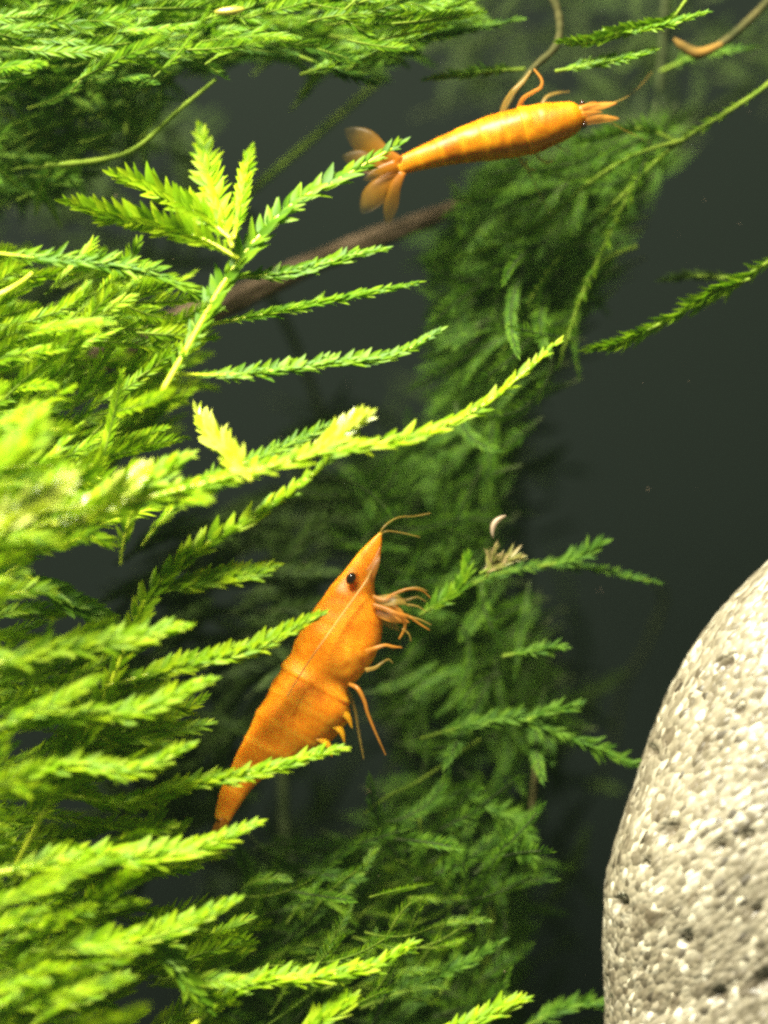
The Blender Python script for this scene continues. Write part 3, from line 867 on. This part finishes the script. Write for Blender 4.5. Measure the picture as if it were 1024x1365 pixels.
# ------------------------------------------------------------------ shrimps
def shrimp_body(pairs, d0, d1, ratio, seg_from, nseg, nr=150, ns=40, sq=2.3, lift=0.0):
    """lofted continuous body from outline pairs; returns centre, frames for placing limbs"""
    Dl = np.array([a for a, b in pairs], float); Vl = np.array([b for a, b in pairs], float)
    A0, A1 = (Dl[0] + Vl[0]) / 2, (Dl[-1] + Vl[-1]) / 2
    ax = (A1 - A0) / np.linalg.norm(A1 - A0)
    pd = np.maximum.accumulate((Dl - A0) @ ax + np.arange(len(Dl)) * 1e-3)
    pv = np.maximum.accumulate((Vl - A0) @ ax + np.arange(len(Vl)) * 1e-3)
    sq_ = np.linspace(max(pd[0], pv[0]), min(pd[-1], pv[-1]), len(pairs) + 6)
    pairs = [((np.interp(q, pd, Dl[:, 0]), np.interp(q, pd, Dl[:, 1])), (np.interp(q, pv, Vl[:, 0]), np.interp(q, pv, Vl[:, 1]))) for q in sq_]
    n = len(pairs)
    arr = np.array([[a[0], a[1], b[0], b[1]] for a, b in pairs], float)
    C, _ = crom(np.column_stack([(arr[:, 0] + arr[:, 2]) / 2, (arr[:, 1] + arr[:, 3]) / 2, np.zeros(n), arr]), nr)
    mid = C[:, :2]; Dp = C[:, 3:5]; Vp = C[:, 5:7]
    t = np.linspace(0, 1, nr)
    rat = np.interp(t, *ratio)
    V, edge = [], []
    cen = []
    for i in range(nr):
        d = d0 + (d1 - d0) * t[i]
        a = at(*Dp[i], d); b = at(*Vp[i], d)
        c = (a + b) / 2; h = (a - b) / 2
        hh = np.linalg.norm(h)
        k = 1.0; e = 0.0
        if t[i] > seg_from:
            s = (t[i] - seg_from) / (1 - seg_from) * nseg
            f = s - math.floor(s)
            back = max(0.0, (f - 0.86) / 0.14)
            k = 0.99 + 0.018 * f ** 2 * (1 - back * back)
            e = max(0, 1 - abs(f - 0.8) / 0.2) * 0.6
        elif t[i] > seg_from - 0.05:
            k = 1.0 + 0.05 * (t[i] - seg_from + 0.05) / 0.05
            e = 0.5 * (t[i] - seg_from + 0.05) / 0.05
        cen.append((c, h, hh * rat[i], d))
        for j in range(ns):
            an = 2 * math.pi * j / ns
            ca, sa = math.cos(an), math.sin(an)
            ca = math.copysign(abs(ca) ** (2 / sq), ca); sa = math.copysign(abs(sa) ** (2 / sq), sa)
            p = c + (h * ca) * k + np.array([0, -1, 0]) * sa * hh * rat[i] * k
            w = noise.fractal(Vector(p * 6.0), 0.9, 2, 3) * 0.012 * min(1, hh * 4)
            p = p + unit(p - c) * w
            V.append(p); edge.append(e)
    F = [(i * ns + j, (i + 1) * ns + j, (i + 1) * ns + (j + 1) % ns, i * ns + (j + 1) % ns) for i in range(nr - 1) for j in range(ns)]
    F += [tuple(range(ns)), tuple((nr - 1) * ns + j for j in range(ns))[::-1]]
    return np.array(V), F, np.array(edge), cen


def limb(parent, base, name, pts, r, mat, nseg=8, n=40):
    """tapered jointed limb through (px,py,d) points; r = radii in px at the points"""
    P = np.array([at(*p) for p in pts])
    Q, _ = crom(P, n)
    R = np.interp(np.linspace(0, 1, n), np.linspace(0, 1, len(r)), r) * U * 0.6
    V, F = tube_geo(Q - base, R, nseg)
    return link(name, mesh_np(name, V, F, M[mat]), parent)


def flap(parent, base, name, pts, w, mat, thick=1.6, tilt=0.25):
    """a thin curved plate (tail fan lobe, antennal scale): pts centre line, w half widths px"""
    P = np.array([at(*p) for p in pts])
    n = 16
    Q, _ = crom(P, n)
    tt = np.linspace(0, 1, n)
    W, _ = crom(np.column_stack([np.linspace(0, 60, len(w)), w, np.zeros(len(w))]), n)
    W = np.maximum(W[:, 1], 0.8) * np.sqrt(np.clip(1.02 - tt ** 6, 0.02, 1)) * U
    T = unit(np.gradient(Q, axis=0)); A = unit(np.cross(T, np.array([0, -1.0, 0.0]))); N = unit(np.cross(A, T))
    A2 = unit(A * math.cos(tilt) + N * math.sin(tilt)); N2 = unit(np.cross(A2, T))
    V = []
    m = 7
    for s in (1, -1):
        for i in range(n):
            for j in range(m):
                y = -1 + 2 * j / (m - 1)
                V.append(Q[i] - base + A2[i] * W[i] * y + N2[i] * ((1 - y * y) * W[i] * 0.18 + s * thick * 0.5 * U * (1.05 - abs(y))))
    F = []
    for s in range(2):
        o_ = s * n * m
        for i in range(n - 1):
            for j in range(m - 1):
                q = (o_ + i * m + j, o_ + i * m + j + 1, o_ + (i + 1) * m + j + 1, o_ + (i + 1) * m + j)
                F.append(q if s == 0 else q[::-1])
    # rims
    rim = [i * m for i in range(n)] + [(n - 1) * m + j for j in range(1, m)] + [i * m + m - 1 for i in range(n - 2, -1, -1)] + [j for j in range(m - 2, 0, -1)]
    for a in range(len(rim)):
        b = (a + 1) % len(rim)
        F.append((rim[a], rim[b], rim[b] + n * m, rim[a] + n * m))
    fade = np.tile(np.repeat(tt, m), 2)
    return link(name, mesh_np(name, np.array(V), F, M[mat], {"fade": fade}), parent)


def eyeball(parent, base, px, py, d, rx, rz, rot):
    n, m = 12, 16
    V = []
    for i in range(n):
        a = math.pi * (i + 0.5) / n
        for j in range(m):
            b = 2 * math.pi * j / m
            x, y, z = rx * math.sin(a) * math.cos(b), rx * math.sin(a) * math.sin(b), rz * math.cos(a)
            c, s = math.cos(rot), math.sin(rot)
            V.append(at(px, py, d) - base + np.array([x * c + z * s, y, -x * s + z * c]) * U)
    F = [(i * m + j, (i + 1) * m + j, (i + 1) * m + (j + 1) % m, i * m + (j + 1) % m) for i in range(n - 1) for j in range(m)]
    F += [tuple(range(m)), tuple((n - 1) * m + j for j in range(m))[::-1]]
    return link("eye", mesh_np("eye", np.array(V), F, M['eye']), parent)


# --- side-on shrimp, climbing
pairs = [((507, 709), (509, 711)), ((490, 724), (509, 727)), ((474, 742), (507, 742)), ((455, 765), (503, 757)), ((441, 782), (499, 775)),
         ((426, 801), (498, 790)), ((411, 823), (505, 808)), ((399, 843), (510, 825)), ((392, 858), (510, 845)), ((391, 868), (506, 864)),
         ((379, 886), (494, 888)), ((366, 906), (474, 908)), ((357, 922), (459, 921)), ((349, 937), (466, 937)), ((341, 952), (467, 955)),
         ((333, 969), (456, 972)), ((325, 984), (444, 986)), ((318, 999), (420, 1003)), ((311, 1014), (385, 1022)), ((302, 1034), (352, 1037)),
         ((293, 1055), (335, 1052)), ((288, 1078), (320, 1074)), ((285, 1098), (304, 1100))]
base = at(440, 920, 0.25)
V, F, edge, cen = shrimp_body(pairs, 0.0, 0.1, ([0, 0.15, 0.35, 0.6, 0.8, 1], [0.6, 0.6, 0.62, 0.6, 0.55, 0.5]), 0.5, 6)
sh = link("shrimp", None, loc=base); sh.empty_display_size = 0.002
tag(sh, "orange shrimp seen from the side, head up, climbing in the moss", "shrimp", "orange shrimps")
bo = link("body", mesh_np("shrimp_body", V - base, F, M['shrimp'], {"edge": edge}), sh)
eyeball(sh, base, 468, 771, -0.115, 6.5, 8.5, 0.5)
limb(sh, base, "eye_stalk", [(474, 763, -0.06), (471, 768, -0.10)], [6, 5], 'limb')
eyeball(sh, base, 474, 759, 0.13, 6, 7, 0.5)
limb(sh, base, "antenna", [(497, 757, -0.08), (488, 775, -0.16), (470, 800, -0.20), (445, 835, -0.235), (420, 870, -0.25), (400, 900, -0.245), (383, 928, -0.23)], [2.4, 2.1, 1.8, 1.6, 1.4], 'feeler', 6, 60)
limb(sh, base, "antenna", [(505, 716, 0), (512, 702, 0.0), (530, 690, 0.05), (552, 688, 0.1), (574, 684, 0.12)], [2.0, 1.3, 0.9, 0.7], 'limb_pale', 6, 40)
limb(sh, base, "antenna", [(506, 715, -0.04), (515, 708, -0.06), (535, 710, -0.02), (560, 716, 0.0)], [1.6, 1.0, 0.7], 'limb_pale', 6, 40)
flap(sh, base, "antennal_scale", [(486, 780, -0.10), (495, 765, -0.10), (502, 750, -0.08), (507, 738, -0.05)], [3, 6, 5, 1.5], 'limb', tilt=0.3)
limb(sh, base, "antennule", [(490, 762, -0.08), (499, 748, -0.06), (505, 735, -0.03), (508, 725, 0)], [5, 4, 3, 1.5], 'limb')
# claws and front legs, curled before the mouth
legs = [
    ("claw_leg", [(497, 795, -0.12), (512, 800, -0.14), (525, 792, -0.15), (545, 785, -0.15), (562, 787, -0.14), (574, 797, -0.13)], [5, 5, 3.5, 3, 2.2, 1.0], 'limb'),
    ("claw_leg", [(497, 806, -0.10), (515, 812, -0.14), (530, 818, -0.16), (545, 822, -0.15), (560, 832, -0.14), (573, 840, -0.13)], [6, 6, 5, 3.5, 2.2, 0.9], 'limb'),
    ("claw_leg", [(500, 812, -0.05), (520, 808, -0.1), (534, 816, -0.12), (540, 835, -0.11), (532, 852, -0.1)], [6, 7, 6, 4, 1.5], 'limb'),
    ("claw_leg", [(498, 800, 0.06), (520, 797, 0.08), (540, 800, 0.08), (556, 796, 0.08), (568, 802, 0.08)], [5, 5, 4, 2.5, 1], 'limb_pale'),
    ("walking_leg", [(488, 868, -0.16), (500, 864, -0.2), (513, 860, -0.2), (524, 862, -0.19), (536, 863, -0.17)], [5, 4.5, 3.2, 2.8, 1.2], 'limb'),
    ("walking_leg", [(488, 893, -0.1), (500, 890, -0.14), (510, 883, -0.14), (518, 879, -0.12), (524, 884, -0.12)], [5, 4, 3, 2.2, 1], 'limb_pale'),
    ("walking_leg", [(466, 912, -0.12), (477, 918, -0.18), (486, 935, -0.18), (490, 950, -0.17), (500, 975, -0.15), (514, 1006, -0.1)], [4.5, 5, 4, 3.2, 2.4, 1.2], 'limb'),
    ("walking_leg", [(462, 918, 0.0), (468, 930, 0.05), (474, 950, 0.08), (478, 975, 0.1), (485, 1012, 0.12)], [4.5, 4, 3, 2.6, 1.4], 'limb_pale'),
]
for nm, pts, r, mt in legs:
    limb(sh, base, nm, pts, r, mt)
for pts in [[(452, 945, -0.05), (464, 956, -0.05), (470, 972, -0.04)], [(442, 962, -0.05), (455, 975, -0.05), (460, 992, -0.04)], [(425, 982, -0.05), (438, 994, -0.05), (443, 1010, -0.04)]]:
    flap(sh, base, "swimmeret", pts, [7, 5, 1.5], 'shrimp', tilt=0.6)
flap(sh, base, "tail_fan", [(296, 1088, 0.10), (292, 1108, 0.11), (287, 1130, 0.12), (283, 1150, 0.14)], [5, 10, 12, 5], 'fan')
flap(sh, base, "tail_fan", [(298, 1090, 0.06), (299, 1112, 0.06), (300, 1140, 0.08)], [5, 9, 4], 'fan', tilt=0.6)
for pts, w, mt in [([(500, 798, -0.1), (515, 800, -0.12), (530, 800, -0.13), (543, 806, -0.12)], [4, 9, 8, 2], 'limb_pale'),
                   ([(500, 815, -0.06), (518, 818, -0.08), (532, 824, -0.09), (546, 830, -0.09)], [5, 11, 9, 2], 'limb'),
                   ([(503, 822, 0.0), (520, 830, 0.0), (533, 842, 0.0)], [4, 8, 2], 'limb_pale')]:
    flap(sh, base, "mouth_palp", pts, w, mt, tilt=0.5)
for pts in [[(540, 786, -0.15), (556, 783, -0.15), (570, 788, -0.15)], [(546, 822, -0.15), (560, 826, -0.15), (575, 833, -0.14)], [(536, 838, -0.11), (545, 845, -0.11), (548, 855, -0.11)],
            [(543, 806, -0.12), (556, 808, -0.12), (568, 815, -0.12)]]:
    limb(sh, base, "bristle", pts, [2.6, 1.8, 0.8], 'limb_pale', 6, 16)

# --- shrimp seen from above
pairs = [((783, 152), (784, 156)), ((777, 141), (780, 167)), ((768, 137), (770, 177)), ((750, 136), (748, 191)), ((724, 138), (722, 202)),
         ((695, 143), (700, 208)), ((665, 150), (665, 213)), ((640, 159), (640, 215)), ((619, 167), (615, 218)), ((598, 177), (592, 222)),
         ((577, 186), (570, 225)), ((555, 197), (552, 229)), ((538, 206), (540, 232)), ((530, 210), (532, 235)), ((524, 214), (526, 235))]
base = at(690, 175, 0.5)
V, F, edge, cen = shrimp_body(pairs, 0.12, 0.2, ([0, 0.2, 0.5, 0.8, 1], [0.8, 0.95, 1.0, 0.9, 0.6]), 0.33, 6, sq=2.1)
sh = link("shrimp", None, loc=base); sh.empty_display_size = 0.002
tag(sh, "golden orange shrimp seen from above, tail toward the bright moss tip, near the top", "shrimp", "orange shrimps")
link("body", mesh_np("shrimp_body", V - base, F, M['shrimp2'], {"edge": edge * 1.1}), sh)
flap(sh, base, "antennal_scale", [(772, 146, 0.08), (790, 143, 0.1), (808, 140, 0.12), (823, 137, 0.13)], [6, 6, 5, 2.0], 'limb', tilt=0.3)
flap(sh, base, "antennal_scale", [(772, 162, 0.1), (792, 159, 0.12), (810, 158, 0.13), (826, 158, 0.14)], [6, 6, 5, 2.0], 'limb', tilt=-0.3)
limb(sh, base, "rostrum", [(776, 152, 0.02), (790, 150, 0.06), (803, 149, 0.1)], [6, 3.5, 0.8], 'limb')
limb(sh, base, "antennule", [(776, 143, 0.06), (790, 137, 0.08), (800, 138, 0.1)], [3.5, 2.5, 0.8], 'limb')
eyeball(sh, base, 779, 167, 0.1, 4, 4.5, 0.4)
eyeball(sh, base, 776, 137.5, 0.12, 3.5, 4, 0.4)
limb(sh, base, "antenna", [(800, 142, 0.12), (830, 132, 0.2), (850, 118, 0.4), (870, 95, 0.6)], [1.4, 1.0, 0.7, 0.4], 'limb_pale', 6)
limb(sh, base, "antenna", [(806, 158, 0.14), (830, 172, 0.3), (846, 180, 0.4), (868, 190, 0.6)], [1.4, 1.0, 0.7, 0.4], 'limb_pale', 6)
for nm, pts, r, mt in [
    ("walking_leg", [(690, 150, 0.15), (697, 132, 0.1), (712, 122, 0.05), (721, 116, 0.03), (722, 106, 0.03), (712, 92, 0.04)], [6, 5, 4.2, 3.6, 3.2, 1.8], 'limb'),
    ("walking_leg", [(668, 156, 0.2), (674, 138, 0.18), (684, 122, 0.15), (698, 108, 0.15), (708, 94, 0.15)], [7, 6.5, 5.5, 4, 1.8], 'limb_pale'),
    ("walking_leg", [(720, 146, 0.25), (728, 130, 0.28), (742, 124, 0.3), (760, 122, 0.32)], [5, 3.5, 2.5, 1], 'limb_pale'),
    ("walking_leg", [(712, 198, 0.2), (718, 210, 0.18), (728, 216, 0.17), (738, 214, 0.16)], [5, 4.5, 4, 2], 'limb_pale'),
    ("walking_leg", [(690, 203, 0.25), (697, 218, 0.25), (706, 226, 0.25), (716, 226, 0.26)], [5, 5, 4, 1.8], 'limb_pale'),
    ("walking_leg", [(738, 190, 0.22), (748, 198, 0.22), (756, 200, 0.22)], [4, 3, 1.4], 'limb_pale'),
    ("walking_leg", [(700, 205, 0.35), (706, 232, 0.45), (722, 262, 0.5), (736, 290, 0.55)], [3, 2, 1.4, 0.8], 'limb_pale'),
]:
    limb(sh, base, nm, pts, r, mt)
flap(sh, base, "telson", [(530, 222, 0.16), (508, 230, 0.15), (484, 240, 0.14)], [10, 9, 4], 'fan')
for nm, pts, w, mt, tl in [
    ("tail_fan", [(534, 218, 0.17), (512, 208, 0.18), (490, 192, 0.2), (460, 172, 0.22)], [9, 14, 19, 11], 'fan', 0.3),
    ("tail_fan", [(532, 222, 0.19), (508, 220, 0.2), (484, 214, 0.22), (456, 208, 0.24)], [9, 13, 16, 8], 'fan', 0.1),
    ("tail_fan", [(534, 228, 0.18), (526, 250, 0.18), (521, 274, 0.2), (516, 300, 0.22)], [8, 9, 11, 6], 'fan', -0.3),
    ("tail_fan", [(530, 230, 0.2), (510, 246, 0.2), (496, 264, 0.22), (482, 284, 0.24)], [8, 12, 16, 9], 'fan', -0.1),
]:
    flap(sh, base, nm, pts, w, mt, tilt=tl)

print("objects", len(bpy.data.objects), "leaves", N_LEAF)


# ------------------------------------------------------------------ the slightly cloudy water
def water_haze():
    x0, x1, y0, y1, z0, z1 = -16, 16, -25, 8.8, -16, 9
    V = [(x, y, z) for x in (x0, x1) for y in (y0, y1) for z in (z0, z1)]
    F = [(0, 1, 3, 2), (4, 6, 7, 5), (0, 4, 5, 1), (2, 3, 7, 6), (0, 2, 6, 4), (1, 5, 7, 3)]
    m, nt, out = new_mat("cloudy_water")
    pv = nd(nt, "ShaderNodeVolumePrincipled")
    pv.inputs["Color"].default_value = (0.46, 0.72, 0.50, 1)
    pv.inputs["Density"].default_value = HAZE
    pv.inputs["Anisotropy"].default_value = 0.2
    nt.links.new(pv.outputs[0], out.inputs["Volume"])
    o = link("haze", mesh_np("haze", np.array(V), F, m, smooth=False))
    tag(o, "faintly cloudy aquarium water around everything", "water", kind="stuff")


HAZE = 0.021
water_haze()

# ------------------------------------------------------------------ specks drifting in the water
def specks():
    r = random.Random(5)
    V, F = [], []
    for k in range(90):
        c = at(r.uniform(-40, 1064), r.uniform(-40, 1400), r.uniform(-1.0, 4.0))
        q = r.choice([0.5, 0.6, 0.8, 1.2]) * U
        b = len(V)
        for d in ((1, 0, 0), (-1, 0, 0), (0, 1, 0), (0, -1, 0), (0, 0, 1), (0, 0, -1)):
            V.append(c + np.array(d) * q * r.uniform(0.5, 1.5))
        F += [(b + i, b + j, b + k2) for i in (0, 1) for j in (2, 3) for k2 in (4, 5)]
    o = link("floating_specks", mesh_np("floating_specks", np.array(V), F, M['pink_shell']))
    tag(o, "tiny pale specks of debris drifting in the water", "debris", kind="stuff")


specks()
